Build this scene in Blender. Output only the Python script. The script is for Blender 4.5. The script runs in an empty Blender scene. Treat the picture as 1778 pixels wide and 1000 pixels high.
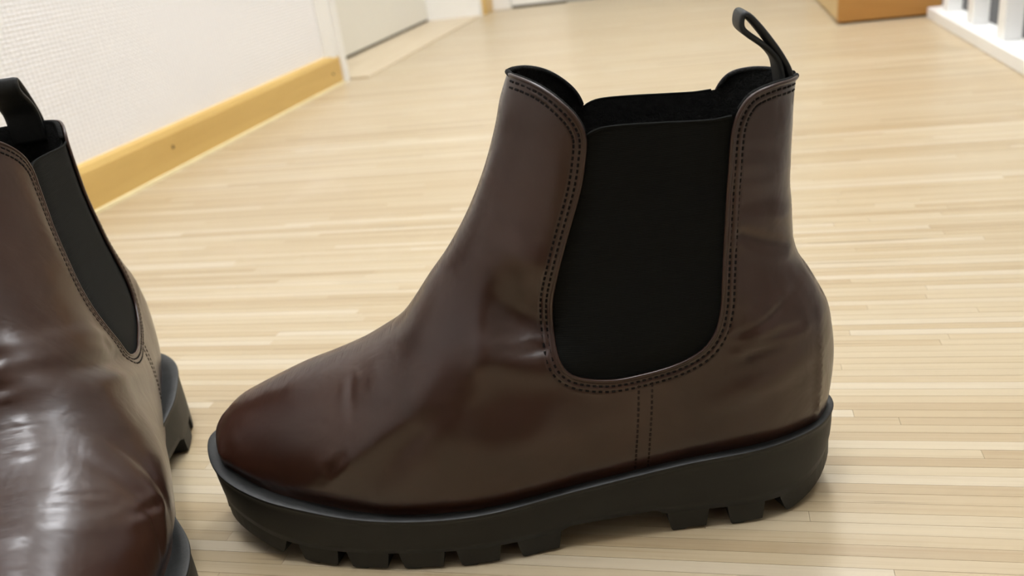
import bpy, bmesh, math, random
import numpy as np
from mathutils import Matrix, Vector
from mathutils.geometry import delaunay_2d_cdt

random.seed(7)
rng = np.random.default_rng(11)
S = bpy.context.scene
COL = S.collection

# ------------------------------------------------------------------ camera
cam_d = bpy.data.cameras.new('camera')
cam = bpy.data.objects.new('camera', cam_d)
COL.objects.link(cam)
vv = np.array([478., 3530., 1510.]); vv /= np.linalg.norm(vv)
hh = np.array([346., -693., 1510.]); hh -= hh.dot(vv) * vv; hh /= np.linalg.norm(hh)
RW = np.array([np.cross(hh, -vv), hh, -vv])          # world = RW @ camera axes (right, down, forward)
CAM_H = 0.27
cam.matrix_world = Matrix([[RW[i, 0], -RW[i, 1], -RW[i, 2], (0, 0, CAM_H)[i]] for i in range(3)] + [[0, 0, 0, 1]])
cam_d.sensor_width = 36.0
cam_d.lens = 36.0 * 1510 / 1778
cam_d.clip_start = 0.01
cam_d.dof.use_dof = True
cam_d.dof.focus_distance = 0.395
cam_d.dof.aperture_fstop = 10.5
S.camera = cam

# ------------------------------------------------------------------ world, lamps, exposure
w = bpy.data.worlds.new('world'); S.world = w; w.use_nodes = True
w.node_tree.nodes['Background'].inputs[0].default_value = (1.0, 0.97, 0.93, 1)
w.node_tree.nodes['Background'].inputs[1].default_value = 0.12

def lamp(name, loc, radius, power, col):
    l = bpy.data.lights.new(name, 'POINT'); l.shadow_soft_size = radius; l.energy = power; l.color = col
    o = bpy.data.objects.new(name, l); o.location = loc; COL.objects.link(o); return o
WARM = (0.975, 1.0, 1.06)
lamp('ceiling_lamp', (-0.20, 0.20, 2.22), 0.14, 31, WARM)
lamp('ceiling_lamp', (0.10, 1.80, 2.22), 0.15, 40, WARM)
lamp('stairwell_lamp', (0.85, 0.95, 2.15), 0.20, 21, WARM)

S.view_settings.view_transform = 'Standard'
S.view_settings.look = 'None'
S.view_settings.exposure = 0.58
S.view_settings.gamma = 1.0
S.view_settings.use_curve_mapping = False

# ------------------------------------------------------------------ materials
def mat(name):
    m = bpy.data.materials.new(name); m.use_nodes = True
    nt = m.node_tree; return m, nt, nt.nodes['Principled BSDF']
def N(nt, t, **kw):
    n = nt.nodes.new(t)
    for k, v in kw.items():
        if k in n.inputs: n.inputs[k].default_value = v
        else: setattr(n, k, v)
    return n
def coords(nt, scale=(1, 1, 1), src='Object', rot=(0, 0, 0)):
    tc = N(nt, 'ShaderNodeTexCoord'); mp = N(nt, 'ShaderNodeMapping')
    mp.inputs['Scale'].default_value = scale; mp.inputs['Rotation'].default_value = rot
    nt.links.new(tc.outputs[src], mp.inputs[0]); return mp.outputs[0]
def noise(nt, vec, scale, detail=4, rough=.55, dist=0):
    n = N(nt, 'ShaderNodeTexNoise'); n.inputs['Scale'].default_value = scale
    n.inputs['Detail'].default_value = detail; n.inputs['Roughness'].default_value = rough
    n.inputs['Distortion'].default_value = dist
    nt.links.new(vec, n.inputs['Vector']); return n.outputs[0]
def ramp(nt, fac, stops):
    r = N(nt, 'ShaderNodeValToRGB'); e = r.color_ramp.elements
    while len(e) > len(stops): e.remove(e[-1])
    while len(e) < len(stops): e.new(0.5)
    for k, (p, c) in enumerate(stops):
        e[k].position = p; e[k].color = (c if len(c) == 4 else tuple(c) + (1,))
    nt.links.new(fac, r.inputs[0]); return r.outputs[0]
def bump(nt, bsdf, height, strength, dist, prev=None):
    b = N(nt, 'ShaderNodeBump'); b.inputs['Strength'].default_value = strength; b.inputs['Distance'].default_value = dist
    nt.links.new(height, b.inputs['Height'])
    if prev is not None: nt.links.new(prev, b.inputs['Normal'])
    nt.links.new(b.outputs[0], bsdf.inputs['Normal']); return b.outputs[0]
def mixc(nt, fac, a, b, mode='MIX'):
    m = N(nt, 'ShaderNodeMix', data_type='RGBA', blend_type=mode)
    for s, v in ((0, fac), (6, a), (7, b)):
        if hasattr(v, 'links') or hasattr(v, 'is_linked'): nt.links.new(v, m.inputs[s])
        else: m.inputs[s].default_value = v if s == 0 else tuple(v) + (1,)
    return m.outputs[2]
def math_(nt, op, a, b=None, c=None):
    m = N(nt, 'ShaderNodeMath', operation=op)
    for s, v in ((0, a), (1, b), (2, c)):
        if v is None: continue
        if hasattr(v, 'is_linked'): nt.links.new(v, m.inputs[s])
        else: m.inputs[s].default_value = v
    return m.outputs[0]

def leather_mat():
    m, nt, b = mat('brown_leather')
    tc = coords(nt)
    big = noise(nt, tc, 22, 2, .4)
    fine = noise(nt, tc, 420, 1, .4)
    base = ramp(nt, big, [(.3, (.0265, .0105, .0058)), (.52, (.0345, .0142, .0080)), (.72, (.0430, .0190, .0110))])
    # burnished toe and heel (darker, redder finish of the leather itself)
    sx = N(nt, 'ShaderNodeSeparateXYZ'); nt.links.new(tc, sx.inputs[0])
    toe = N(nt, 'ShaderNodeMapRange', interpolation_type='SMOOTHSTEP'); nt.links.new(sx.outputs[0], toe.inputs[0])
    toe.inputs[1].default_value = .085; toe.inputs[2].default_value = .012; toe.inputs[3].default_value = 0; toe.inputs[4].default_value = .55
    col = mixc(nt, toe.outputs[0], base, (.0420, .0135, .0070))
    hl = N(nt, 'ShaderNodeMapRange', interpolation_type='SMOOTHSTEP'); nt.links.new(sx.outputs[0], hl.inputs[0])
    hl.inputs[1].default_value = .275; hl.inputs[2].default_value = .315; hl.inputs[3].default_value = 0; hl.inputs[4].default_value = .45
    col = mixc(nt, hl.outputs[0], col, (.0280, .0120, .0085))
    nt.links.new(col, b.inputs['Base Color'])
    rr = N(nt, 'ShaderNodeMapRange'); nt.links.new(noise(nt, tc, 40, 1, .4), rr.inputs[0])
    rr.inputs[1].default_value = .3; rr.inputs[2].default_value = .7; rr.inputs[3].default_value = .285; rr.inputs[4].default_value = .335
    nt.links.new(rr.outputs[0], b.inputs['Roughness'])
    b.inputs['Specular IOR Level'].default_value = .48
    b.inputs['Coat Weight'].default_value = .15; b.inputs['Coat Roughness'].default_value = .29
    # fine grain, then creases where the foot bends, stretched across the boot
    n1 = bump(nt, b, fine, .05, .0003)
    cr = coords(nt, (300, 70, 150), rot=(0, .5, 0))
    crn = noise(nt, cr, 1.0, 2, .5, .6)
    mk = noise(nt, tc, 18, 2, .5)
    mk = ramp(nt, mk, [(.42, (0, 0, 0)), (.75, (1, 1, 1))])
    band = N(nt, 'ShaderNodeMapRange', interpolation_type='SMOOTHSTEP'); nt.links.new(sx.outputs[0], band.inputs[0])
    band.inputs[1].default_value = .060; band.inputs[2].default_value = .095
    h = math_(nt, 'MULTIPLY', math_(nt, 'MULTIPLY', crn, mk), band.outputs[0])
    n2 = bump(nt, b, h, .24, .0009, n1)
    w2 = noise(nt, tc, 34, 3, .5, .6)
    bump(nt, b, w2, .30, .0030, n2)
    return m
def simple(name, col, rough, spec=.5, bumps=(), var=0, vscale=30):
    m, nt, b = mat(name); tc = coords(nt)
    b.inputs['Roughness'].default_value = rough; b.inputs['Specular IOR Level'].default_value = spec
    n = noise(nt, tc, vscale, 4, .6)
    lo = tuple(c * (1 - var) for c in col); hi = tuple(c * (1 + var) for c in col)
    nt.links.new(ramp(nt, n, [(.3, lo), (.7, hi)]), b.inputs['Base Color'])
    prev = None
    for sc, st, di in bumps: prev = bump(nt, b, noise(nt, tc, sc, 4, .6), st, di, prev)
    return m
def elastic_mat():
    m, nt, b = mat('black_elastic'); tc = coords(nt)
    n = noise(nt, coords(nt, (120, 120, 2400)), 1, 3, .6)
    nt.links.new(ramp(nt, n, [(.3, (.0040, .0043, .0034)), (.7, (.0060, .0063, .0050))]), b.inputs['Base Color'])
    b.inputs['Roughness'].default_value = .85; b.inputs['Specular IOR Level'].default_value = .15
    b.inputs['Sheen Weight'].default_value = 0
    wv = N(nt, 'ShaderNodeTexWave', bands_direction='Z'); wv.inputs['Scale'].default_value = 420; wv.inputs['Distortion'].default_value = .4
    nt.links.new(tc, wv.inputs['Vector'])
    bump(nt, b, wv.outputs[1], .35, .0002); return m
LEATHER = leather_mat()
THREAD_B = simple('brown_thread', (.018, .0095, .0065), .7, .3)
THREAD = simple('dark_thread', (.005, .0032, .0026), .8, .2)
ELASTIC = elastic_mat()
LINING = simple('black_fleece', (.012, .012, .011), 1.0, .2, [(900, .6, .0012), (160, .5, .003)], .3, 200)
WEB = simple('black_webbing', (.014, .015, .014), .6, .4, [(1200, .5, .0004)], .2, 400)
RUBBER = simple('black_rubber', (.0056, .0060, .0044), .55, .45, [(500, .12, .0005), (40, .2, .001)], .25, 60)
RUBBER_LIT = simple('rubber_welt_lit', (.019, .0197, .0190), .50, .5, [(300, .25, .0006)], .3, 120)  # same rubber, greyer: light reflected by the ledge is put into the colour

def floor_mat():
    m, nt, b = mat('pale_hardwood_strips')
    at = N(nt, 'ShaderNodeAttribute', attribute_name='tone')
    tc = coords(nt, (9, 420, 200))
    # shift the grain from strip to strip
    add = N(nt, 'ShaderNodeVectorMath', operation='ADD'); sc = N(nt, 'ShaderNodeVectorMath', operation='SCALE')
    nt.links.new(at.outputs['Color'], sc.inputs[0]); sc.inputs['Scale'].default_value = 47.0
    nt.links.new(tc, add.inputs[0]); nt.links.new(sc.outputs[0], add.inputs[1])
    g = noise(nt, add.outputs[0], 1.0, 5, .6, .3)
    base = ramp(nt, at.outputs['Fac'], [(0, (.405, .305, .180)), (.25, (.450, .350, .214)), (.6, (.480, .385, .246)), (.85, (.502, .412, .275)), (1, (.540, .460, .335))])
    grain = ramp(nt, g, [(.30, (.92, .89, .85)), (.5, (1, 1, 1)), (.75, (1.04, 1.035, 1.02))])
    col = mixc(nt, 1.0, base, grain, 'MULTIPLY')
    # a few thin dark mineral streaks
    st = noise(nt, coords(nt, (5.5, 190, 1)), 1.0, 1, .4)
    st = ramp(nt, st, [(.735, (0, 0, 0)), (.76, (1, 1, 1))])
    col = mixc(nt, math_(nt, 'MULTIPLY', st, .55), col, (.20, .14, .08))
    wear = ramp(nt, noise(nt, coords(nt), 9, 5, .65), [(.56, (0, 0, 0)), (.75, (1, 1, 1))])
    col = mixc(nt, math_(nt, 'MULTIPLY', wear, .22), col, (.62, .54, .43))
    nt.links.new(col, b.inputs['Base Color'])
    b.inputs['Roughness'].default_value = .36; b.inputs['Specular IOR Level'].default_value = .5
    bump(nt, b, g, .08, .0006); return m
FLOOR = floor_mat()
def wood(name, c1, c2, scale=(3, 30, 30), rough=.4):
    m, nt, b = mat(name); tc = coords(nt, scale)
    n = noise(nt, tc, 1.0, 5, .6, .8)
    nt.links.new(ramp(nt, n, [(.3, c1), (.7, c2)]), b.inputs['Base Color'])
    b.inputs['Roughness'].default_value = rough; bump(nt, b, n, .08, .001); return m
SKIRT = wood('honey_pine', (.60, .385, .115), (.68, .46, .150), (30, 3, 30), .38)
CABW = wood('orange_brown_wood', (.40, .185, .040), (.48, .24, .060), (3, 30, 14), .45)
CABS = wood('light_brown_wood', (.60, .43, .19), (.68, .50, .24), (30, 3, 14), .45)
THRESH = wood('threshold_wood', (.54, .435, .29), (.60, .50, .35), (40, 3, 40), .4)
DOORW = simple('door_offwhite_paint', (.78, .755, .67), .45, .4, [(60, .05, .001)], .01)
TRIMW = simple('trim_white_paint', (.87, .855, .81), .4, .4, [(60, .05, .001)], .01)
RAILW = simple('rail_white_paint', (.86, .855, .83), .35, .5, [(50, .05, .001)], .01)
CAULK = simple('pale_caulk', (.72, .62, .36), .6, .3, (), .05)
DARK = simple('dark_gap', (.03, .028, .022), .9, .2)  # near-black for strip joints; stands in for shade under doors and cabinet
GREYW = simple('grey_paint', (.42, .42, .38), .7, .3, (), .03)
CEILM = simple('ceiling_white', (.85, .84, .80), .9, .2, (), .01)
HOLE = simple('nail_head', (.05, .035, .02), .5, .3)
def wallpaper():
    m, nt, b = mat('white_textured_wallpaper')
    b.inputs['Roughness'].default_value = .62; b.inputs['Specular IOR Level'].default_value = .3
    v = coords(nt, (1, 1, 1))
    w1 = N(nt, 'ShaderNodeTexWave', bands_direction='Y'); w1.inputs['Scale'].default_value = 42; w1.inputs['Distortion'].default_value = 1.6; w1.inputs['Detail Scale'].default_value = 3
    w2 = N(nt, 'ShaderNodeTexWave', bands_direction='Z'); w2.inputs['Scale'].default_value = 60; w2.inputs['Distortion'].default_value = 1.6; w2.inputs['Detail Scale'].default_value = 3
    nt.links.new(v, w1.inputs['Vector']); nt.links.new(v, w2.inputs['Vector'])
    h = math_(nt, 'MULTIPLY', w1.outputs[1], w2.outputs[1])
    h = math_(nt, 'ADD', h, math_(nt, 'MULTIPLY', noise(nt, v, 160, 3, .6), .5))
    nt.links.new(ramp(nt, h, [(.1, (.84, .825, .82)), (.9, (.92, .91, .905))]), b.inputs['Base Color'])
    bump(nt, b, h, .42, .0015); return m
WALLP = wallpaper()
BACK_DARK = wood('darkened_back_wall', (.045, .028, .018), (.07, .045, .03))  # for the unseen back wall, darkened to keep reflections on the boots dark
STAIRW = simple('shaded_stairwell_paint', (.20, .19, .165), .8, .3, (), .03)  # stairwell gloom put into the wall and floor colour

# ------------------------------------------------------------------ helpers
def link(name, me, m=None, parent=None, smooth=False, kind=None, label=None, cat=None, group=None):
    o = bpy.data.objects.new(name, me); COL.objects.link(o)
    if m is not None: me.materials.append(m)
    if smooth: me.polygons.foreach_set('use_smooth', [True] * len(me.polygons))
    if parent is not None: o.parent = parent
    if kind: o['kind'] = kind
    if label: o['label'] = label
    if cat: o['category'] = cat
    if group: o['group'] = group
    return o
def mesh(V, F, name='m'):
    me = bpy.data.meshes.new(name)
    me.from_pydata([tuple(map(float, v)) for v in V], [], [tuple(int(i) for i in f) for f in F]); me.update(); return me
def empty(name, loc, rz=0, label=None, cat=None, group=None):
    o = bpy.data.objects.new(name, None); COL.objects.link(o); o.location = loc; o.rotation_euler = (0, 0, rz)
    o.empty_display_size = .05
    if label: o['label'] = label
    if cat: o['category'] = cat
    if group: o['group'] = group
    return o
def box(name, lo, hi, m, parent=None, bev=0, seg=2, **kw):
    bm = bmesh.new(); bmesh.ops.create_cube(bm, size=1)
    for v in bm.verts:
        for k in range(3): v.co[k] = lo[k] + (v.co[k] + .5) * (hi[k] - lo[k])
    if bev: bmesh.ops.bevel(bm, geom=bm.edges[:], offset=bev, segments=seg, affect='EDGES', profile=.5)
    me = bpy.data.meshes.new(name); bm.to_mesh(me); bm.free()
    return link(name, me, m, parent, **kw)
def prism(name, poly, axis, a, b, m, parent=None, **kw):
    """poly: 2D points in the plane across `axis`, extruded from a to b."""
    n = len(poly); V = []
    for t in (a, b):
        for (p, q) in poly:
            V.append({0: (t, p, q), 1: (p, t, q), 2: (p, q, t)}[axis])
    F = [tuple(range(n)), tuple(range(2 * n - 1, n - 1, -1))] + [(i, i + n, (i + 1) % n + n, (i + 1) % n) for i in range(n)]
    me = mesh(V, F); bm = bmesh.new(); bm.from_mesh(me); bmesh.ops.recalc_face_normals(bm, faces=bm.faces); bm.to_mesh(me); bm.free()
    return link(name, me, m, parent, **kw)

# ------------------------------------------------------------------ the room
FX0, FX1, FY0, FY1 = -0.90, 0.425, -1.60, 2.86
SW, GAP = 0.0074, 0.00016
fl = box('floor', (FX0, FY0, -.06), (FX1, FY1, -.008), DARK, kind='structure')
pieces = []
rows = int((FY1 - FY0) / SW)
for r in range(rows):
    y = FY0 + r * SW; x = FX0 - random.random() * .3
    while x < FX1:
        ln = random.uniform(.24, .46); a, b_ = max(x, FX0), min(x + ln, FX1)
        if b_ - a > .004: pieces.append((a, b_, y, y + SW, -random.random() * .00006, random.random()))
        x += ln
def strip_geo(p, base):
    a, b_, y0, y1, z, t = p; g = GAP / 2
    V = [(a + g, y0 + g, -.008), (b_ - g, y0 + g, -.008), (b_ - g, y1 - g, -.008), (a + g, y1 - g, -.008),
         (a + g, y0 + g, z), (b_ - g, y0 + g, z), (b_ - g, y1 - g, z), (a + g, y1 - g, z)]
    F = [(4, 5, 6, 7), (0, 1, 5, 4), (1, 2, 6, 5), (2, 3, 7, 6), (3, 0, 4, 7)]
    return V, [tuple(i + base for i in f) for f in F]
def tone_attr(me, tones):
    at = me.attributes.new('tone', 'FLOAT_COLOR', 'FACE')
    at.data.foreach_set('color', [c for t in tones for c in (t, t, t, 1.0)])
def inview(p):
    q = RW.T @ (np.array([(p[0] + p[1]) / 2, (p[2] + p[3]) / 2, 0]) - [0, 0, CAM_H])
    if q[2] < .05: return 9
    u = 889 + 1510 * q[0] / q[2]; v = 500 + 1510 * q[1] / q[2]
    return p[2] if (-250 < u < 2030 and v < 1030) else 9
order = sorted(range(len(pieces)), key=lambda i: inview(pieces[i]))
near = set(order[:296])
V, F, T = [], [], []
for i, p in enumerate(pieces):
    if i in near:
        v, f = strip_geo(p, 0); me = mesh(v, f); tone_attr(me, [p[5]] * 5)
        link('floor_strip', me, FLOOR, fl)
    else:
        v, f = strip_geo(p, len(V)); V += v; F += f; T += [p[5]] * 5
me = mesh(V, F); tone_attr(me, T)
link('floor_strips', me, FLOOR, fl, kind='stuff', label='pale hardwood strips of the rest of the hallway floor')

WX = -.757
# left wall with a doorway between y=1.70 and y=2.70
box('wall_left', (WX - .14, -1.60, -.06), (WX, 1.70, 2.42), WALLP, kind='structure')
box('wall_left', (WX - .14, 1.70, 2.05), (WX, 2.70, 2.42), WALLP, kind='structure')
box('wall_left', (WX - .14, 2.70, -.06), (WX, 2.86, 2.42), WALLP, kind='structure')
box('wall_far', (-.90, 2.86, -.06), (1.30, 2.96, 2.42), GREYW, kind='structure')
box('wall_back', (-.90, -1.70, -2.4), (1.30, -1.60, 2.42), BACK_DARK, kind='structure')
box('wall_right', (1.30, -1.70, -2.4), (1.40, 2.96, 2.42), STAIRW, kind='structure')
box('ceiling', (-.90, -1.70, 2.42), (1.40, 2.96, 2.50), CEILM, kind='structure')
sk = prism('baseboard_left', [(WX, 0), (-.745, 0), (-.745, .050), (-.7485, .0575), (-.753, .060), (WX, .060)], 1, -1.59, 1.692, SKIRT, kind='structure')
prism('caulk_strip', [(-.745, .0), (-.7415, .0), (-.7422, .0035), (-.745, .0045)], 1, -1.59, 1.692, CAULK, sk, label='thin pale caulk line')
for (y, z) in ((1.07, .033), (1.648, .026), (.40, .033)):
    bm = bmesh.new(); bmesh.ops.create_cone(bm, cap_ends=True, segments=14, radius1=.0026, radius2=.0022, depth=.0012, matrix=Matrix.Translation((-.7446, y, z)) @ Matrix.Rotation(math.pi / 2, 4, 'Y'))
    me = bpy.data.meshes.new('nail_head'); bm.to_mesh(me); bm.free(); link('nail_head', me, HOLE, sk)
# near casing of the doorway, door leaf, far frame
prism('trim_1', [(-.757, 1.645), (-.752, 1.645), (-.7505, 1.652), (-.747, 1.668), (-.747, 1.6925), (-.741, 1.693), (-.741, 1.717), (-.744, 1.722), (-.80, 1.722), (-.80, 1.700), (-.757, 1.700)], 2, 0, 2.10, TRIMW, kind='structure')
d1 = box('door_1', (-.905, 1.700, .0105), (-.865, 2.690, 2.045), DOORW, bev=.0015, kind='structure')
box('gap_shadow_strip', (-.900, 1.70, .0), (-.869, 2.690, .0100), DARK, d1, label='dark strip for the shade in the gap under the door leaf')  # solid strip, its dark colour stands in for shade
tr2 = prism('trim_2', [(-.897, 2.690), (-.740, 2.700), (-.705, 2.708), (-.700, 2.716), (-.700, 2.735), (-.757, 2.735), (-.897, 2.735)], 2, 0, 2.10, TRIMW, kind='structure')
box('trim_3', (-.80, 1.700, 2.045), (-.745, 2.700, 2.10), TRIMW, kind='structure')
prism('trim_4', [(-.868, 0), (-.703, 0), (-.703, .0022), (-.707, .0040), (-.868, .0040)], 1, 1.724, 2.700, THRESH, kind='structure')
box('baseboard_far', (-.757, 2.735, 0), (-.690, 2.835, .062), SKIRT, bev=.002, kind='structure')
box('trim_5', (-.690, 2.828, 0), (-.632, 2.860, 2.08), TRIMW, bev=.002, kind='structure')
d2 = box('door_2', (-.630, 2.838, .008), (-.455, 2.860, 2.045), TRIMW, bev=.001, kind='structure')
box('gap_shadow_strip', (-.630, 2.842, 0), (-.455, 2.860, .007), DARK, d2)  # painted shade under the far door

# wooden cabinet at the end of the railing
cb = empty('cabinet', (.23, 1.835, 0), 0, 'narrow orange-brown wooden cabinet standing at the far end of the white railing', 'cabinet')
def inb(o, root): o.location = -root.location; return o
inb(box('front_panel', (.229, 1.831, .004), (.413, 1.845, .55), CABW, cb, bev=.001, label='darker orange-brown front'), cb)
inb(box('side_panel', (.230, 1.8455, .004), (.245, 2.44, .55), CABS, cb, bev=.001, label='lighter side'), cb)
inb(box('side_panel', (.398, 1.8455, .004), (.413, 2.44, .55), CABS, cb), cb)
inb(box('back_panel', (.2455, 2.425, .004), (.3975, 2.44, .55), CABS, cb), cb)
inb(box('shadow_plinth', (.240, 1.842, 0), (.405, 2.43, .0038), DARK, cb), cb)  # dark slab drawn as the shadow line under the cabinet
inb(box('top', (.222, 1.822, .5502), (.420, 2.448, .572), CABW, cb, bev=.003), cb)
# the slab that carries railing and cabinet right of the strips
box('floor', (.425, -1.60, -.06), (.445, 2.86, -.0005), CABS, kind='structure')
box('wall_stairwell', (.4255, -1.60, -2.4), (.445, 2.86, -.0605), GREYW, kind='structure')
box('floor', (.445, -1.60, -2.46), (1.30, 2.86, -2.40), STAIRW, kind='structure')

rl = empty('railing', (.405, 1.0, 0), 0, 'white painted stair railing with square balusters on the right', 'railing')
inb(box('base_rail', (.384, -.60, 0), (.430, 1.812, .0195), RAILW, rl, bev=.0015), rl)
yb = 1.745
while yb > -.55:
    inb(box('baluster', (.399, yb - .017, .0193), (.424, yb + .017, .80), RAILW, rl, bev=.002), rl); yb -= .166
inb(box('handrail', (.386, -.60, .80), (.436, 1.812, .845), RAILW, rl, bev=.006), rl)

# ------------------------------------------------------------------ boot geometry (local frame: x from toe to heel, y across, z up, metres)
L = .312
ST = np.array([0, .012, .05, .12, .2, .3, .45, .6, .75, .88, .96, .99, 1.])
W_LAT = np.array([0, .0130, .0305, .0437, .0506, .0565, .0572, .0478, .0412, .0368, .0232, .0100, 0])
W_MED = np.array([0, .0130, .0300, .0430, .0515, .0525, .0390, .0320, .0425, .0415, .0270, .0120, 0])
def crom(P, n=10, closed=False):
    P = np.asarray(P, float); m = len(P); out = []
    if not closed: P = np.vstack([2 * P[0] - P[1], P, 2 * P[-1] - P[-2]]); rng_ = range(1, m)
    else: rng_ = range(m)
    for i in rng_:
        if closed: p0, p1, p2, p3 = P[i - 1], P[i], P[(i + 1) % m], P[(i + 2) % m]
        else: p0, p1, p2, p3 = P[i - 1], P[i], P[i + 1], P[i + 2]
        tj = lambda a, b: max(np.linalg.norm(b - a) ** .5, 1e-6)
        t0 = 0; t1 = tj(p0, p1); t2 = t1 + tj(p1, p2); t3 = t2 + tj(p2, p3)
        for t in np.linspace(t1, t2, n + 1)[:-1]:
            A1 = (t1 - t) / (t1 - t0) * p0 + (t - t0) / (t1 - t0) * p1
            A2 = (t2 - t) / (t2 - t1) * p1 + (t - t1) / (t2 - t1) * p2
            A3 = (t3 - t) / (t3 - t2) * p2 + (t - t2) / (t3 - t2) * p3
            B1 = (t2 - t) / (t2 - t0) * A1 + (t - t0) / (t2 - t0) * A2
            B2 = (t3 - t) / (t3 - t1) * A2 + (t - t1) / (t3 - t1) * A3
            out.append((t2 - t) / (t2 - t1) * B1 + (t - t1) / (t2 - t1) * B2)
    if not closed: out.append(P[-2])
    return np.array(out)
def resample(P, d=None, n=None, closed=False):
    Q = np.vstack([P, P[:1]]) if closed else P
    s = np.r_[0, np.cumsum(np.linalg.norm(np.diff(Q, axis=0), axis=1))]
    if n is None: n = max(int(s[-1] / d), 2) + (0 if closed else 1)
    t = np.linspace(0, s[-1], n + 1)[:-1] if closed else np.linspace(0, s[-1], n)
    return np.stack([np.interp(t, s, Q[:, k]) for k in range(Q.shape[1])], 1)
def smooth(a, lo, hi):
    t = np.clip((a - lo) / (hi - lo), 0, 1); return t * t * (3 - 2 * t)
# closed outline, starting at the toe tip, lateral side (-y) first
OUT = crom(np.vstack([np.c_[ST * L, -W_LAT], np.c_[ST * L, W_MED][::-1][1:-1]]), 16, True)
OUT = resample(OUT, n=260, closed=True)
ZP = np.polyfit([0, .15, .3, .45, .6, .8, 1.], [.0457, .0354, .0288, .0280, .0324, .0382, .0403], 4)
def zw(x): return np.polyval(ZP, np.clip(x / L, 0, 1))
def zg(x): return np.interp(x, [0, .01, .02, .03, .04, .05, .06, .069, .279, .285, .290, .296, .303, .312], [.0140, .0130, .0108, .0078, .0048, .0023, .0006, 0, 0, .0004, .0013, .0034, .0068, .0125])
def outline_w(x, side):     # half width of the sole at x
    half = OUT[OUT[:, 1] * side >= -1e-6]; o = np.argsort(half[:, 0])
    return np.interp(x, half[o, 0], np.abs(half[o, 1]), left=0, right=0)

FRONT = crom([(.0078, .036), (.0066, .044), (.0076, .0538), (.0138, .0605), (.0197, .0652), (.0303, .0703), (.0416, .0750), (.055, .0800), (.0739, .0856), (.0876, .0904),
              (.0995, .0962), (.1067, .1002), (.1122, .1046), (.1192, .1124), (.1279, .1232), (.1362, .1326), (.1427, .1410), (.1496, .1512), (.1566, .1635), (.162, .1747), (.1678, .1894), (.1712, .2002), (.1758, .2108), (.180, .222), (.184, .235)], 8)
BACK = crom([(.3070, .032), (.3092, .0452), (.3106, .0575), (.3110, .0683), (.3098, .0816), (.3075, .0938), (.3038, .1019), (.2989, .1112), (.2950, .1175), (.2925, .1260), (.2918, .1413), (.2911, .1513), (.2913, .1595), (.292, .1744), (.2929, .1908), (.2936, .1960), (.2945, .205), (.295, .235)], 8)
EDGE = crom([(.1758, .2108), (.1830, .2092), (.1905, .2058), (.1975, .2002), (.2030, .1935), (.2054, .1865), (.2040, .176), (.2012, .165), (.1952, .149), (.1886, .131), (.1846, .116), (.1842, .1005), (.1862, .0915),
             (.1903, .0862), (.1970, .0832), (.2080, .0815), (.2192, .0822), (.2365, .0855), (.2475, .0910), (.2532, .0985), (.2560, .108), (.2574, .121), (.2598, .146), (.2618, .166), (.2640, .1835), (.2668, .1900), (.2712, .1945), (.2800, .1967), (.2934, .1962)], 10)
i0 = int(np.argmin(np.abs(EDGE - [.2054, .1865]).sum(1))); i1 = int(np.argmin(np.abs(EDGE - [.2640, .1835]).sum(1)))
i1b = int(np.argmin(np.abs(EDGE - [.2658, .1885]).sum(1)))
GTOP = crom([(.2046, .1850), (.2070, .1872), (.2110, .1888), (.2160, .1893), (.2300, .1889), (.2450, .1880), (.2560, .1875), (.2605, .1878), (.2652, .1882)], 6)
SEAM = crom([(.2192, .0822), (.2180, .068), (.2160, .050), (.2140, .030)], 8)

def pdist(P, A):            # distance of points to polyline A
    P = np.asarray(P, float); d = np.full(len(P), 1e9)
    for a, b in zip(A[:-1], A[1:]):
        ab = b - a; L2 = ab @ ab
        if L2 < 1e-14: continue
        t = np.clip(((P - a) @ ab) / L2, 0, 1); d = np.minimum(d, np.linalg.norm(P - (a + t[:, None] * ab), axis=1))
    return d
def inpoly(P, poly):
    x, y = P[:, 0], P[:, 1]; c = np.zeros(len(P), bool); n = len(poly)
    for i in range(n):
        x1, y1 = poly[i]; x2, y2 = poly[(i + 1) % n]
        if y1 == y2: continue
        k = ((y1 > y) != (y2 > y)) & (x < (x2 - x1) * (y - y1) / (y2 - y1) + x1); c ^= k
    return c
def G(P):
    df, db = pdist(P, FRONT), pdist(P, BACK); x, z = P[:, 0], P[:, 1]
    Rf = .046 - .004 * smooth(x, .10, .16) ; Rb = .034 + .008 * smooth(z, .09, .15)
    def g(d, R): q = np.clip(d / R, 0, 1); return np.sqrt(np.maximum(1 - (1 - q) ** 2, 0))
    return g(df, Rf) * g(db, Rb), df, db
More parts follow.
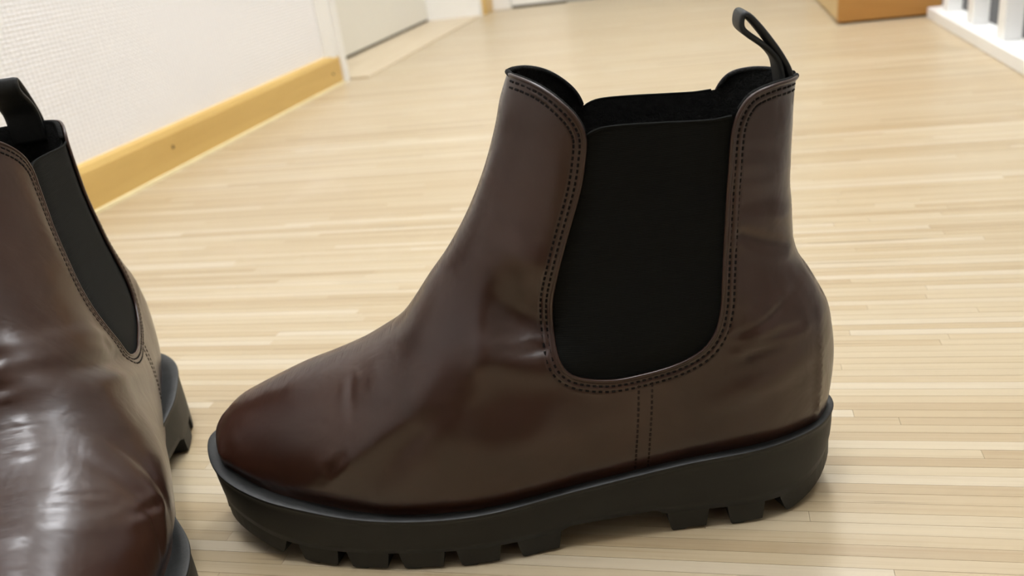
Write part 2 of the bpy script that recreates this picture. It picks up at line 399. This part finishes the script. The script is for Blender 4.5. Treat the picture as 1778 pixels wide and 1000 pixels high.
# local creases and dents of the worn upper: x, z, angle, half length, half width, height
CREASE_A = [(.1720, .1100, 2.45, .018, .0120, -.0052), (.1545, .1080, 1.45, .020, .0070, .0022), (.1690, .0950, 2.9, .020, .0080, .0026), (.1780, .1370, 2.6, .014, .0080, .0016),
          (.0900, .0840, 1.75, .008, .0016, -.0009), (.0810, .0540, .75, .013, .0014, -.0009), (.0930, .0620, .60, .030, .0050, .0013), (.1080, .0560, .62, .024, .0080, -.0022), (.1180, .0680, .7, .012, .0050, -.0012),
          (.1250, .0880, 1.2, .020, .0100, .0015), (.1010, .0840, 1.6, .020, .0060, .0007),
          (.2740, .1010, .75, .014, .0022, .0008), (.2800, .1050, .6, .014, .0018, -.0008), (.2700, .0930, .5, .013, .0022, .0007), (.2720, .0880, .3, .014, .0020, -.0007), (.2850, .0920, .2, .014, .0022, .0006),
          (.2700, .0715, .35, .028, .0060, .0014), (.2780, .1330, -.45, .012, .0030, -.0014), (.2850, .1410, -.5, .010, .0028, .0010), (.2800, .1500, -.4, .012, .0030, -.0006),
          (.1500, .0700, 1.3, .026, .012, -.0016), (.1720, .0600, 1.5, .02, .012, .0010), (.1900, .155, 1.3, .03, .006, .0012), (.1750, .1750, 1.25, .035, .008, -.0016)]
CREASE_B = [(.1600, .0980, 2.75, .030, .0050, -.0020), (.1580, .0900, 2.75, .030, .0060, .0014), (.0860, .0640, 1.15, .030, .0022, -.0013), (.0940, .0680, 1.10, .030, .0060, .0012), (.1060, .0760, 1.25, .024, .0024, -.0007),
            (.1250, .0880, 1.2, .020, .0100, .0012), (.2740, .1010, .75, .014, .0022, .0008), (.2800, .1050, .6, .014, .0018, -.0008), (.1900, .155, 1.3, .03, .006, .0010), (.1750, .1750, 1.25, .035, .008, -.0012)]
CREASE = CREASE_A
def DISP(P):
    x, z = P[:, 0], P[:, 1]; D = np.zeros(len(P))
    for cx, cz, a, l, w_, h in CREASE:
        u = (x - cx) * math.cos(a) + (z - cz) * math.sin(a); v = -(x - cx) * math.sin(a) + (z - cz) * math.cos(a)
        D += h * np.exp(-(u / l) ** 2 - (v / w_) ** 2)
    return D
SB = [outline_w(np.linspace(0, L, 200), s) for s in (-1, 1)]
xs_ = np.linspace(0, L, 200)
ledge_ = .0078 - .0042 * smooth(xs_, .04, .12) + .0002 * smooth(xs_, .22, .29)
med_flare = np.interp(xs_, [0, .04, .08, .10, .12, .14, .165, .187, .205, .222, .25, .272, .312], [0, -.002, -.004, -.001, .004, .0085, .0105, .0100, .0060, -.0015, -.0060, -.0040, 0])
med_flare = np.convolve(np.pad(med_flare, 5, 'edge'), np.ones(11) / 11, 'valid')
_gb = G(np.c_[xs_, zw(xs_) + .004])[0]
def WID(P, side, extra=0):   # half width of the upper
    P = np.asarray(P, float); x, z = P[:, 0], P[:, 1]
    g, df, db = G(P)
    tgt = np.maximum((SB[0] if side < 0 else SB[1] + med_flare) - ledge_, 0)
    low_c = np.clip(tgt / np.maximum(_gb, .12), .012, .0535)
    low_c = np.convolve(np.pad(low_c, 6, 'edge'), np.ones(13) / 13, 'valid')
    low = np.interp(x, xs_, low_c) * (1 + .055 * np.sin(np.clip((z - zw(x)) / .05, 0, 1) * math.pi))
    hi = np.interp(z, [.08, .10, .13, .16, .19, .22], [.0375, .0350, .0315, .0295, .0290, .0290])
    t = smooth(z, .050 + .030 * (1 - smooth(x, .10, .17)), .125 + .02 * (1 - smooth(x, .10, .17)))
    low = low * (1 - .05 * np.exp(-((z - zw(x)) / .0045) ** 2))
    Wb = low * (1 - t) + hi * t
    W = Wb * g
    k = np.clip(g * 1.4 - .2, 0, 1)
    W = W + 1.35 * DISP(P) * k
    return np.where(g < 1e-9, 0, np.maximum(W + extra * np.clip(g * 2, 0, 1), 0))

DE = EDGE[::2]
def leather_points(step=.0021):
    bot_x = np.linspace(.0078, .3070, 140)
    bottom = np.c_[bot_x, zw(bot_x) - .004]
    f = resample(FRONT, .0016); b = resample(BACK, .0016)
    f = f[(f[:, 1] > zw(f[:, 0]) - .003) & (f[:, 1] < .2102)]
    b = b[(b[:, 1] > zw(b[:, 0]) - .003) & (b[:, 1] < .1956)]
    e = resample(EDGE, .0015)
    e[0] = (.1758, .2108)
    poly = np.vstack([f, e, b[::-1], bottom[::-1]])
    return poly, len(f), len(e), len(b)
def cdt(poly, pts, extra_lines=()):
    verts = [tuple(p) for p in poly]; n = len(poly)
    edges = [(i, (i + 1) % n) for i in range(n)]
    for ln in extra_lines:
        k = len(verts); verts += [tuple(p) for p in ln]; edges += [(k + i, k + i + 1) for i in range(len(ln) - 1)]
    verts += [tuple(p) for p in pts]
    r = delaunay_2d_cdt([Vector(v) for v in verts], edges, [], 0, 1e-7)
    V = np.array([tuple(v) for v in r[0]]); T = np.array([t for t in r[2] if len(t) == 3])
    c = V[T].mean(1); T = T[inpoly(c, poly)]
    used = np.unique(T); mp = -np.ones(len(V), int); mp[used] = np.arange(len(used))
    return V[used], mp[T]
def contour_rows(curve, ds, step, keep):
    out = []
    c = resample(curve, step); tg = np.gradient(c, axis=0); tg /= np.linalg.norm(tg, axis=1)[:, None] + 1e-12
    nrm = np.c_[-tg[:, 1], tg[:, 0]]
    for k, d in enumerate(ds):
        for s in (-1, 1):
            q = c + nrm * d * s; out.append(q[k % 2::1])
    q = np.vstack(out)
    return q
def interior(poly, step, fine_edge=True):
    lo, hi = poly.min(0), poly.max(0)
    gx, gz = np.meshgrid(np.arange(lo[0], hi[0], step), np.arange(lo[1], hi[1], step * .87))
    gx = gx + (np.arange(gx.shape[0]) % 2)[:, None] * step / 2
    g = np.c_[gx.ravel(), gz.ravel()]; g = g[inpoly(g, poly)]
    d = np.minimum(pdist(g, FRONT), pdist(g, BACK)); g = g[d > .0105]
    if fine_edge: g = g[pdist(g, DE) > .0068]
    g = g[pdist(g, np.vstack([poly, poly[:1]])) > step * .45]
    ds = [.00012, .0005, .0011, .0020, .0031, .0045, .0062, .0082, .0100]
    rows = []
    for curve in (FRONT, BACK):
        c = resample(curve, .0018); tg = np.gradient(c, axis=0); tg /= np.linalg.norm(tg, axis=1)[:, None]
        nrm = np.c_[-tg[:, 1], tg[:, 0]]
        for d in ds:
            for s in (-1, 1):
                q = c + nrm * d * s; q = q[inpoly(q, poly)]
                if len(q) == 0: continue
                dd = np.minimum(pdist(q, FRONT), pdist(q, BACK)); q = q[dd > d * .97]
                if len(q): q = q[pdist(q, poly) > .00008 + .25 * d]
                if fine_edge and len(q): q = q[pdist(q, DE) > .0015]
                rows.append(q)
    if fine_edge:
        c = resample(EDGE, .0013); tg = np.gradient(c, axis=0); tg /= np.linalg.norm(tg, axis=1)[:, None]
        nrm = np.c_[-tg[:, 1], tg[:, 0]]
        for d in (.0009, .0015, .0021, .0027, .0033, .0039, .0045, .0052, .0060):
            for s in (-1, 1):
                q = c + nrm * d * s; q = q[inpoly(q, poly)]
                if len(q): q = q[(pdist(q, DE) > d * .96) & (np.minimum(pdist(q, FRONT), pdist(q, BACK)) > .0105)]
                rows.append(q)
    P = np.vstack([g] + [r for r in rows if len(r)])
    # thin out near duplicates
    key = {}; out = []
    for p in P:
        k = (round(p[0] / .00045), round(p[1] / .00045)) if min(abs(p[0]), 9) >= 0 else None
        if k in key: continue
        key[k] = 1; out.append(p)
    return np.array(out)
def stitch_disp(P):
    d = pdist(P, DE); ds = pdist(P, SEAM); ds2 = pdist(P, SEAM + [.0058, 0])
    low = smooth(P[:, 1], .082, .078)*0 + (P[:, 1] < .080)
    gr = lambda d_, c_, w_: np.exp(-((d_ - c_) / w_) ** 2)
    D = -.00040 * gr(d, .0021, .00065) - .00040 * gr(d, .0045, .00065) + .00018 * gr(d, .0033, .0006) + .0003 * smooth(d, .0065, .0052) * smooth(d, .0, .0008)
    D += (-.00030 * gr(ds, 0, .0008) - .00030 * gr(ds2, 0, .0008)) * low
    return D
def halves(V2, T2, side_fn, merge=True):
    """lift the side-view triangulation to both sides and weld along the centre line"""
    Vs, Ts = [], []
    n = len(V2); off = 0; onc = {}
    idx_all = []
    for side in (-1, 1):
        W = side_fn(V2, side); idx = np.zeros(n, int)
        for i in range(n):
            if W[i] < 1e-7:
                if i in onc: idx[i] = onc[i]; continue
                onc[i] = len(Vs)
            idx[i] = len(Vs); Vs.append((V2[i, 0], side * W[i], V2[i, 1]))
        T = idx[T2]
        if side > 0: T = T[:, ::-1]
        Ts.append(T)
    return np.array(Vs), Ts
def vnormals(V, T):
    fn = np.cross(V[T[:, 1]] - V[T[:, 0]], V[T[:, 2]] - V[T[:, 0]]); n = np.zeros_like(V)
    for k in range(3): np.add.at(n, T[:, k], fn)
    return n / (np.linalg.norm(n, axis=1)[:, None] + 1e-15)
def sub(V, T, mask, nrm):
    T = T[mask]; u = np.unique(T); mp = -np.ones(len(V), int); mp[u] = np.arange(len(u)); return V[u], mp[T], nrm[u]
def tube(path, r, n=8, scale=None):
    P = np.asarray(path); m = len(P); tg = np.gradient(P, axis=0); tg /= np.linalg.norm(tg, axis=1)[:, None] + 1e-12
    V, F = [], []; up = np.array([0, 1., 0.]); a = np.cross(tg[0], up)
    if np.linalg.norm(a) < .1: up = np.array([1., 0, 0])
    prev = None
    for i in range(m):
        if prev is None: a = np.cross(tg[i], up)
        else: a = prev - tg[i] * (prev @ tg[i])
        a /= np.linalg.norm(a) + 1e-12; b = np.cross(tg[i], a); prev = a
        rr = r if np.isscalar(r) else r[i]
        for k in range(n):
            t = 2 * math.pi * k / n; V.append(P[i] + rr * (math.cos(t) * a + math.sin(t) * b))
    for i in range(m - 1):
        for k in range(n):
            F.append((i * n + k, i * n + (k + 1) % n, (i + 1) * n + (k + 1) % n, (i + 1) * n + k))
    F += [tuple(range(n))[::-1], tuple((m - 1) * n + k for k in range(n))]
    return np.array(V), F
def surf_curve(c2, side, extra):
    W = WID(c2, side, extra); return np.c_[c2[:, 0], side * W, c2[:, 1]]
def surf_normal(p2, side):
    e = .0006; P = np.array([p2, p2 + [e, 0], p2 - [e, 0], p2 + [0, e], p2 - [0, e]])
    W = WID(P, side); n = np.array([-(W[1] - W[2]) / (2 * e), 1, -(W[3] - W[4]) / (2 * e)]); n /= np.linalg.norm(n); n[1] *= side
    return n
def join(parts):
    V, F = [], []; o = 0
    for v, f in parts:
        V.append(np.asarray(v)); F += [tuple(int(i) + o for i in t) for t in f]; o += len(v)
    return np.vstack(V), F

FOLDS_A = [([(.0765, -.049, .052), (.086, -.048, .060)], .0016, .0006), ([(.0882, -.026, .084), (.0890, -.034, .078), (.0900, -.040, .071)], .0018, .00035),
           ([(.158, -.036, .101), (.168, -.037, .098), (.180, -.037, .0985)], .0016, .0008), ([(.160, -.036, .106), (.172, -.036, .103)], .0013, .0005),
           ([(.262, -.034, .0965), (.273, -.033, .1005), (.284, -.031, .108)], .0014, .0008), ([(.261, -.035, .091), (.274, -.034, .094), (.290, -.028, .0945)], .0014, .0006),
           ([(.266, -.034, .0865), (.280, -.032, .089)], .0014, .0004), ([(.266, -.030, .1395), (.277, -.028, .133), (.288, -.020, .128)], .0020, .0007), ([(.268, -.030, .151), (.280, -.026, .148)], .0020, .0006), ([(.268, -.030, .163), (.284, -.024, .161)], .0020, .0004)]
FOLDS_B = [([(.0570, -.004, .084), (.0575, .012, .083), (.0590, .021, .080), (.0651, .0365, .070), (.078, .043, .062), (.090, .047, .056)], .0018, .0009),
           ([(.071, .004, .087), (.073, .018, .084), (.080, .034, .074)], .0014, .0006), ([(.064, .004, .085), (.067, .016, .082), (.070, .026, .077)], .0012, .0004),
           ([(.128, .0, .124), (.140, .012, .118), (.155, .021, .112), (.168, .029, .104)], .0030, .0015), ([(.118, .0, .114), (.128, .012, .108), (.138, .022, .100)], .0020, .0008),
           ([(.150, .018, .120), (.168, .028, .112)], .0018, .0008), ([(.096, .004, .095), (.099, .016, .091)], .0014, .0004), ([(.106, .002, .101), (.108, .014, .097)], .0014, .0004)]
FOLDS = FOLDS_A
def folds(V, nrm):           # creases pressed into the leather along its own normal
    h = np.zeros(len(V)); sc = np.array([1, .6, 1])
    for pts, wd, dp in FOLDS:
        d = np.full(len(V), 9.); P = crom(np.array(pts), 5) * sc
        for a, b in zip(P[:-1], P[1:]):
            ab = b - a; t = np.clip(((V * sc - a) @ ab) / (ab @ ab), 0, 1); d = np.minimum(d, np.linalg.norm(V * sc - (a + t[:, None] * ab), axis=1))
        h += dp * (-np.exp(-(d / wd) ** 2) + .55 * np.exp(-((d - 2.1 * wd) / (1.2 * wd)) ** 2))
    return V + nrm * h[:, None]
PARTS = []           # (name, V, F, material, smooth, kind, label, parent_name, normals)
def build_upper():
    poly, nf, ne, nb = leather_points()
    pts = interior(poly, .0022)
    V2, T2 = cdt(poly, pts, [resample(SEAM, .0018)[1:-2]])
    def lat(P, side):
        W = WID(P, side); g, df, db = G(P); k = np.clip(W / .008, 0, 1)
        return np.where(np.minimum(df, db) < 3e-5, 0, np.maximum(W + stitch_disp(P) * k, 0))
    V, Ts = halves(V2, T2, lat)
    T = np.vstack(Ts)
    V = folds(V, vnormals(V, T)); nrm = vnormals(V, T)
    c = V[T].mean(1)[:, [0, 2]]
    sx = np.interp(c[:, 1], SEAM[::-1, 1], SEAM[::-1, 0]); m_v = (c[:, 0] < sx)
    for nm, mk in (('vamp', m_v), ('heel_quarter', ~m_v)):
        v, t, n = sub(V, T, mk, nrm); PARTS.append((nm, v, t, LEATHER, True, None, None, None, n))
    # lining: the same skin, 3 mm inside, closed across the elastic
    e = resample(EDGE, .003); g = resample(GTOP, .003)
    fr = resample(EDGE[:i0 + 1], .002); bk = resample(EDGE[i1b:], .002)
    f = resample(FRONT, .003); b = resample(BACK, .003)
    f = f[(f[:, 1] > zw(f[:, 0])) & (f[:, 1] < .2095)]; b = b[(b[:, 1] > zw(b[:, 0])) & (b[:, 1] < .1950)]
    bx = np.linspace(.012, .304, 80); bottom = np.c_[bx, zw(bx)]
    lp = np.vstack([f, fr, g[1:-1], bk, b[::-1], bottom[::-1]])
    V2l, T2l = cdt(lp, interior(lp, .004, False))
    Vl, Tl = halves(V2l, T2l, lambda P, s: np.where(np.minimum(*G(P)[1:]) < 3e-5, 0, WID(P, s)))
    Tl = np.vstack(Tl); nl = vnormals(Vl, Tl)
    Vl = Vl - nl * .0028
    PARTS.append(('lining', Vl, Tl[:, ::-1], LINING, True, None, 'black fleecy inside', None, None))
    # elastic gores, tucked under the leather edge
    U = resample(EDGE[i0:i1 + 1], .002); tg = np.gradient(U, axis=0); tg /= np.linalg.norm(tg, axis=1)[:, None]
    Uo = U + np.c_[tg[:, 1], -tg[:, 0]] * .0028
    # keep below the top line
    gp = np.vstack([Uo, GTOP[::-1]])
    cen = np.array([.223, .13])
    if np.linalg.norm(Uo[len(Uo) // 2] - cen) < np.linalg.norm(U[len(U) // 2] - cen):
        Uo = U - np.c_[tg[:, 1], -tg[:, 0]] * .0028
    Uo = Uo[Uo[:, 1] < .186]
    gt = resample(GTOP, .002); gp = np.vstack([Uo, gt[::-1]])
    for side in (-1, 1):
        pg = interior(gp, .0028, False); V2g, T2g = cdt(gp, pg)
        dg = pdist(V2g, DE)
        W = WID(V2g, side) - .0011 + .0010 * smooth(dg, 0, .012) - .0004
        Vg = np.c_[V2g[:, 0], side * W, V2g[:, 1]]
        PARTS.append(('elastic_gore', Vg, T2g if side < 0 else T2g[:, ::-1], ELASTIC, True, None, None, None, None))
        gl = surf_curve(gt[1:-1], side, -.0009); v, f_ = tube(gl, .0006, 6)
        PARTS.append(('gore_binding', v, f_, ELASTIC, True, None, None, None, None))
        # folded leather edge and its two rows of stitches
        ee = resample(EDGE, .0016); pc = surf_curve(ee, side, -.0002); v, f_ = tube(pc, .00085, 8)
        PARTS.append(('edge_binding', v, f_, LEATHER, True, None, None, None, None))
        seg = np.vstack([resample(EDGE[:i0 + 1], .0016), ]); seg2 = resample(EDGE[i1b:], .0016)
        for q in (seg, seg2):
            pc = surf_curve(q, side, -.0026); pc[:, 2] -= .0001; v, f_ = tube(pc[:-1] if q is seg else pc[1:], .0012, 8)
            PARTS.append(('collar_lining_edge', v, f_, LINING, True, None, None, None, None))
        st = []
        def stitches(curve, d, pitch=.0026, ln=.0015):
            c_ = resample(curve, pitch); tg_ = np.gradient(c_, axis=0); tg_ /= np.linalg.norm(tg_, axis=1)[:, None] + 1e-12
            nn = np.c_[-tg_[:, 1], tg_[:, 0]] * (1 if d > 0 else -1)
            q = c_ + nn * abs(d)
            for i in range(1, len(q) - 1):
                a, b_ = q[i] - tg_[i] * ln / 2, q[i] + tg_[i] * ln / 2
                W = WID(np.array([a, b_]), side)
                if min(W) < .002: continue
                n_ = surf_normal(q[i], side)
                A = np.array([a[0], side * W[0], a[1]]); B = np.array([b_[0], side * W[1], b_[1]])
                dsp = stitch_disp(np.array([q[i]]))[0]
                A = A + n_ * (dsp + .00018); B = B + n_ * (dsp + .00018)
                t = B - A; t /= np.linalg.norm(t); w_ = np.cross(n_, t) * .00050; h_ = n_ * .00030
                V_ = [A - w_, A - h_, A + w_, A + h_, B - w_, B - h_, B + w_, B + h_]
                # shorten the lower/upper ridge so each stitch is rounded
                st.append((np.array(V_), [(0, 1, 5, 4), (1, 2, 6, 5), (2, 3, 7, 6), (3, 0, 4, 7), (0, 3, 2, 1), (4, 5, 6, 7)]))
        # outward side of EDGE: leather lies on the side away from the gore centre
        c_ = resample(EDGE, .003); k = len(c_) // 2; tt = c_[k + 1] - c_[k - 1]; nn = np.array([-tt[1], tt[0]])
        sg = 1 if (c_[k] - cen) @ nn > 0 else -1
        stitches(EDGE, sg * .0021); stitches(EDGE, sg * .0045)
        v, f_ = join(st); PARTS.append(('stitching', v, f_, THREAD, False, 'stuff', 'dark double rows of stitches', None, None)); st.clear()
        stitches(SEAM[1:], 1e-6); stitches(SEAM[1:] + [.0058, 0], 1e-6)
        v, f_ = join(st); PARTS.append(('seam_stitching', v, f_, THREAD_B, False, 'stuff', 'brown stitches of the side seam', None, None))

def offset_out(d):
    c = OUT; tg = (np.roll(c, -1, 0) - np.roll(c, 1, 0)); tg /= np.linalg.norm(tg, axis=1)[:, None]
    n = np.c_[tg[:, 1], -tg[:, 0]]
    # outward check
    if ((n * (c - [.15, 0])).sum() < 0): n = -n
    d = d if np.ndim(d) else np.full(len(c), d)
    q = c - n * d[:, None]
    for _ in range(3): q = (np.roll(q, 1, 0) + 2 * q + np.roll(q, -1, 0)) / 4
    return q
def zbody(x):
    lug = .0096 + .0010 * smooth(x, .19, .23)
    waist = smooth(x, .176, .184) * smooth(x, .2275, .2215) * .0028
    return zg(x) + lug + waist
def build_sole():
    o = OUT; x = o[:, 0]; zt = zw(x); zb = zbody(x)
    heel = smooth(x, .270, .312); toe = smooth(x, .05, .0)
    prof = [(.0200, 0, -.0030), (.0085, 0, -.0020), (.0055, 0, -.0010), (.0012, 0, .0000), (.0002, 0, -.0005), (.0000, 0, -.0012), (.0003, 0, -.0024), (.0011, 0, -.0031), (.0008, .12, 0), (.0008, .45, 0), (.0008, .8, 0), (.0009, 1.0, 0), (.0060, 1.0, .0006), (.0200, 1.0, .0008)]
    rings = []
    for inset, f, dz in prof:
        z = (zt + dz) if f == 0 else ((zt - .0031) * (1 - f) + zb * f + dz)
        taper = f ** 3 * .0010 * heel + f ** 1.4 * .0014 * toe
        q = offset_out(inset + taper)
        rings.append(np.c_[q, z])
    n = len(o); V = np.vstack(rings); F = []; FT = []
    for r in range(len(rings) - 1):
        for k in range(n):
            F.append((r * n + k, r * n + (k + 1) % n, (r + 1) * n + (k + 1) % n, (r + 1) * n + k))
    F.append(tuple(range(n))[::-1]); F.append(tuple((len(rings) - 1) * n + k for k in range(n)))
    nw = 4 * n
    top = [f for f in F[:nw]] + [F[-2]]; bot = F[nw:-2] + [F[-1]]
    def cut(fs):
        u = sorted({i for f in fs for i in f}); mp = {a: b for b, a in enumerate(u)}
        return V[u], [tuple(mp[i] for i in f) for f in fs]
    v, f = cut(top); PARTS.append(('welt', v, f, RUBBER_LIT, True, None, 'flat rubber ledge around the upper', 'outsole', None))
    v, f = cut(bot); PARTS.append(('outsole', v, f, RUBBER, True, None, 'thick black rubber sole', None, None))
    # lugs
    s = np.r_[0, np.cumsum(np.linalg.norm(np.diff(np.vstack([o, o[:1]]), axis=0), axis=1))]; tot = s[-1]
    ih = int(np.argmax(x)); sh = s[ih]
    def s_of(xv, side):
        if side < 0: return np.interp(xv, x[:ih + 1], s[:ih + 1])
        xx = x[ih:][::-1]; ss = s[ih:-1][::-1]; return np.interp(xv, xx, ss)
    Q = {}
    def curve_at(inset_f, f):
        taper = f ** 3 * .0010 * heel + f ** 1.4 * .0014 * toe
        return offset_out(inset_f + taper)
    def at(q, sv): 
        qq = np.vstack([q, q[:1]]); return np.array([np.interp(sv % tot, s, qq[:, 0]), np.interp(sv % tot, s, qq[:, 1])])
    c_top, c_mid, c_bot = curve_at(.0009, 1.0), curve_at(.0009, 1.05), curve_at(.0018, 1.12)
    def lug(sa, sb, depth, step=True):
        n_ = 9; Vt = []; cols = []
        mid = (sa + sb) / 2; hl = (sb - sa) / 2
        lv = [(1.0, c_top, 0.0, 0), (.93, c_mid, .45, 0), (.84, c_mid, .86, .0), (.74, c_bot, 1.0, .0012)]
        for (shr, cv, fz, extra) in lv:
            row = []
            for k in range(n_):
                t = -1 + 2 * k / (n_ - 1); sv = mid + t * hl * shr
                p = at(cv, sv); xx = at(o, sv)[0]
                inn = at(offset_cache(depth), sv)
                ztop = zbody(xx); zbot = float(zg(xx))
                if step and fz == 1.0 and t > -.1 + 0: zbot += .0009
                z = ztop + .0004 * (fz == 0) * 0 + (zbot - ztop) * fz
                row.append((p, inn, z))
            cols.append(row)
        V_, F_ = [], []
        for row in cols:
            for p, inn, z in row: V_.append((p[0], p[1], z))
            for p, inn, z in row[::-1]:
                q = inn + (p - inn) * 0.0; V_.append((q[0], q[1], z))
        m = 2 * n_
        for r in range(len(cols) - 1):
            for k in range(m): F_.append((r * m + k, (r + 1) * m + k, (r + 1) * m + (k + 1) % m, r * m + (k + 1) % m))
        F_.append(tuple(range(m))); F_.append(tuple((len(cols) - 1) * m + k for k in range(m))[::-1])
        PARTS.append(('lug', np.array(V_), F_, RUBBER, False, None, None, 'outsole', None))
    cache = {}
    def offset_cache(d):
        if d not in cache: cache[d] = offset_out(d)
        return cache[d]
    for side in (-1, 1):
        for a, b in ((.0535, .0735), (.078, .0985), (.1035, .1250), (.1305, .1510), (.1585, .1785), (.2275, .2465), (.2550, .2725)):
            sa, sb = sorted((s_of(a, side), s_of(b, side))); lug(sa, sb, .0175)
        e1 = s_of(.0475, side); e2 = s_of(.280, side)
        if side < 0: lug(.003, .0235, .0165, False); lug(.0255, e1, .0165, False); lug(e2, sh - .0025, .0155, False)
        else: lug(tot - .0235, tot - .003, .0165, False); lug(e1, tot - .0255, .0165, False); lug(sh + .0025, e2, .0155, False)
    # inner cleats
    for k, (cx, hl_) in enumerate(((.062, .007), (.086, .008), (.112, .008), (.138, .008), (.164, .007), (.238, .007), (.262, .006))):
        for cy in (-.011, .009):
            z0 = float(zg(cx)); z1 = float(zbody(cx)) + .0006
            a, b = .0080, hl_
            V_ = [(cx - b, cy - a, z1), (cx + b, cy - a, z1), (cx + b, cy + a, z1), (cx - b, cy + a, z1), (cx - b * .75, cy - a * .8, z0), (cx + b * .75, cy - a * .8, z0), (cx + b * .75, cy + a * .8, z0), (cx - b * .75, cy + a * .8, z0)]
            PARTS.append(('lug', np.array(V_), [(0, 1, 2, 3), (7, 6, 5, 4), (0, 4, 5, 1), (1, 5, 6, 2), (2, 6, 7, 3), (3, 7, 4, 0)], RUBBER, False, None, None, 'outsole', None))
def build_tab():
    P = crom([(.2898, .186), (.2902, .1925), (.2898, .1985), (.2868, .2050), (.2818, .2128), (.2770, .2192), (.2738, .2226), (.2722, .2232), (.2713, .2212), (.2714, .2180),
              (.2738, .2152), (.2780, .2118), (.2825, .2078), (.2855, .2035), (.2866, .1985), (.2872, .1940), (.2880, .187)], 5)
    tg = np.gradient(P, axis=0); tg /= np.linalg.norm(tg, axis=1)[:, None]; nn = np.c_[-tg[:, 1], tg[:, 0]]
    V, F = [], []; hw = .0092; th = .0012
    for i, (p, n_) in enumerate(zip(P, nn)):
        sk_ = .0008 * math.sin(i / len(P) * math.pi)
        for (yy, t) in ((-hw, -th * .6), (-hw, th * .6), (-hw * .8, th), (hw * .8, th), (hw, th * .6), (hw, -th * .6), (hw * .8, -th), (-hw * .8, -th)):
            V.append((p[0] + n_[0] * t, yy + sk_, p[1] + n_[1] * t))
    for i in range(len(P) - 1):
        for k in range(8): F.append((i * 8 + k, i * 8 + (k + 1) % 8, (i + 1) * 8 + (k + 1) % 8, (i + 1) * 8 + k))
    F += [tuple(range(8))[::-1], tuple((len(P) - 1) * 8 + k for k in range(8))]
    PARTS.append(('pull_tab', np.array(V), F, WEB, True, None, 'black webbing loop', None, None))
build_sole(); build_upper(); build_tab()
PARTS_A = list(PARTS); PARTS.clear(); CREASE = CREASE_B; FOLDS = FOLDS_B
build_sole(); build_upper(); build_tab()
PARTS_B = list(PARTS)

def slump(V, lean, twist):     # a soft shaft leaning and twisting a little over the foot
    V = V.copy(); t = smooth(V[:, 2], .055, .19); a = np.radians(twist) * t
    x, y = V[:, 0] - .235, V[:, 1]
    V[:, 0] = .235 + x * np.cos(a) - y * np.sin(a); V[:, 1] = x * np.sin(a) + y * np.cos(a) + lean * t
    return V
def make_boot(PARTS, loc, yaw, mirror, label, lean=0, twist=0):
    root = empty('chelsea_boot', loc, yaw, label, 'boot', 'pair of chunky-soled boots on the floor')
    made = {}
    for nm, V, F, m, sm, kind, lab, par, nrm in sorted(PARTS, key=lambda p: p[7] is not None):
        V = np.array(V); F = [tuple(f) for f in F]
        if mirror: V = V * [1, -1, 1]; F = [f[::-1] for f in F]
        if lean or twist: V = slump(V, lean, twist)
        me = mesh(V, F, nm)
        o = link(nm, me, m, made.get(par, root), smooth=sm, kind=kind, label=lab)
        if nm not in made: made[nm] = o
        if nrm is None:
            bm = bmesh.new(); bm.from_mesh(me)
            if nm in ('outsole', 'welt', 'lug', 'stitching', 'seam_stitching', 'pull_tab', 'edge_binding', 'collar_lining_edge', 'gore_binding'): bmesh.ops.recalc_face_normals(bm, faces=bm.faces)
            bm.to_mesh(me); bm.free()
        else:
            n2 = nrm * ([1, -1, 1] if mirror else [1, 1, 1])
            me.normals_split_custom_set_from_vertices([tuple(v) for v in n2])
    return root
make_boot(PARTS_A, (-0.2592, 0.3353, 0.0), math.radians(8.38), False, 'dark brown leather ankle boot standing side-on in the middle, toe pointing left')
make_boot(PARTS_B, (-0.2375, 0.1655, 0.0), math.radians(119.5), True, 'dark brown leather ankle boot cut off at the left edge, toe towards the viewer', .007, -9)
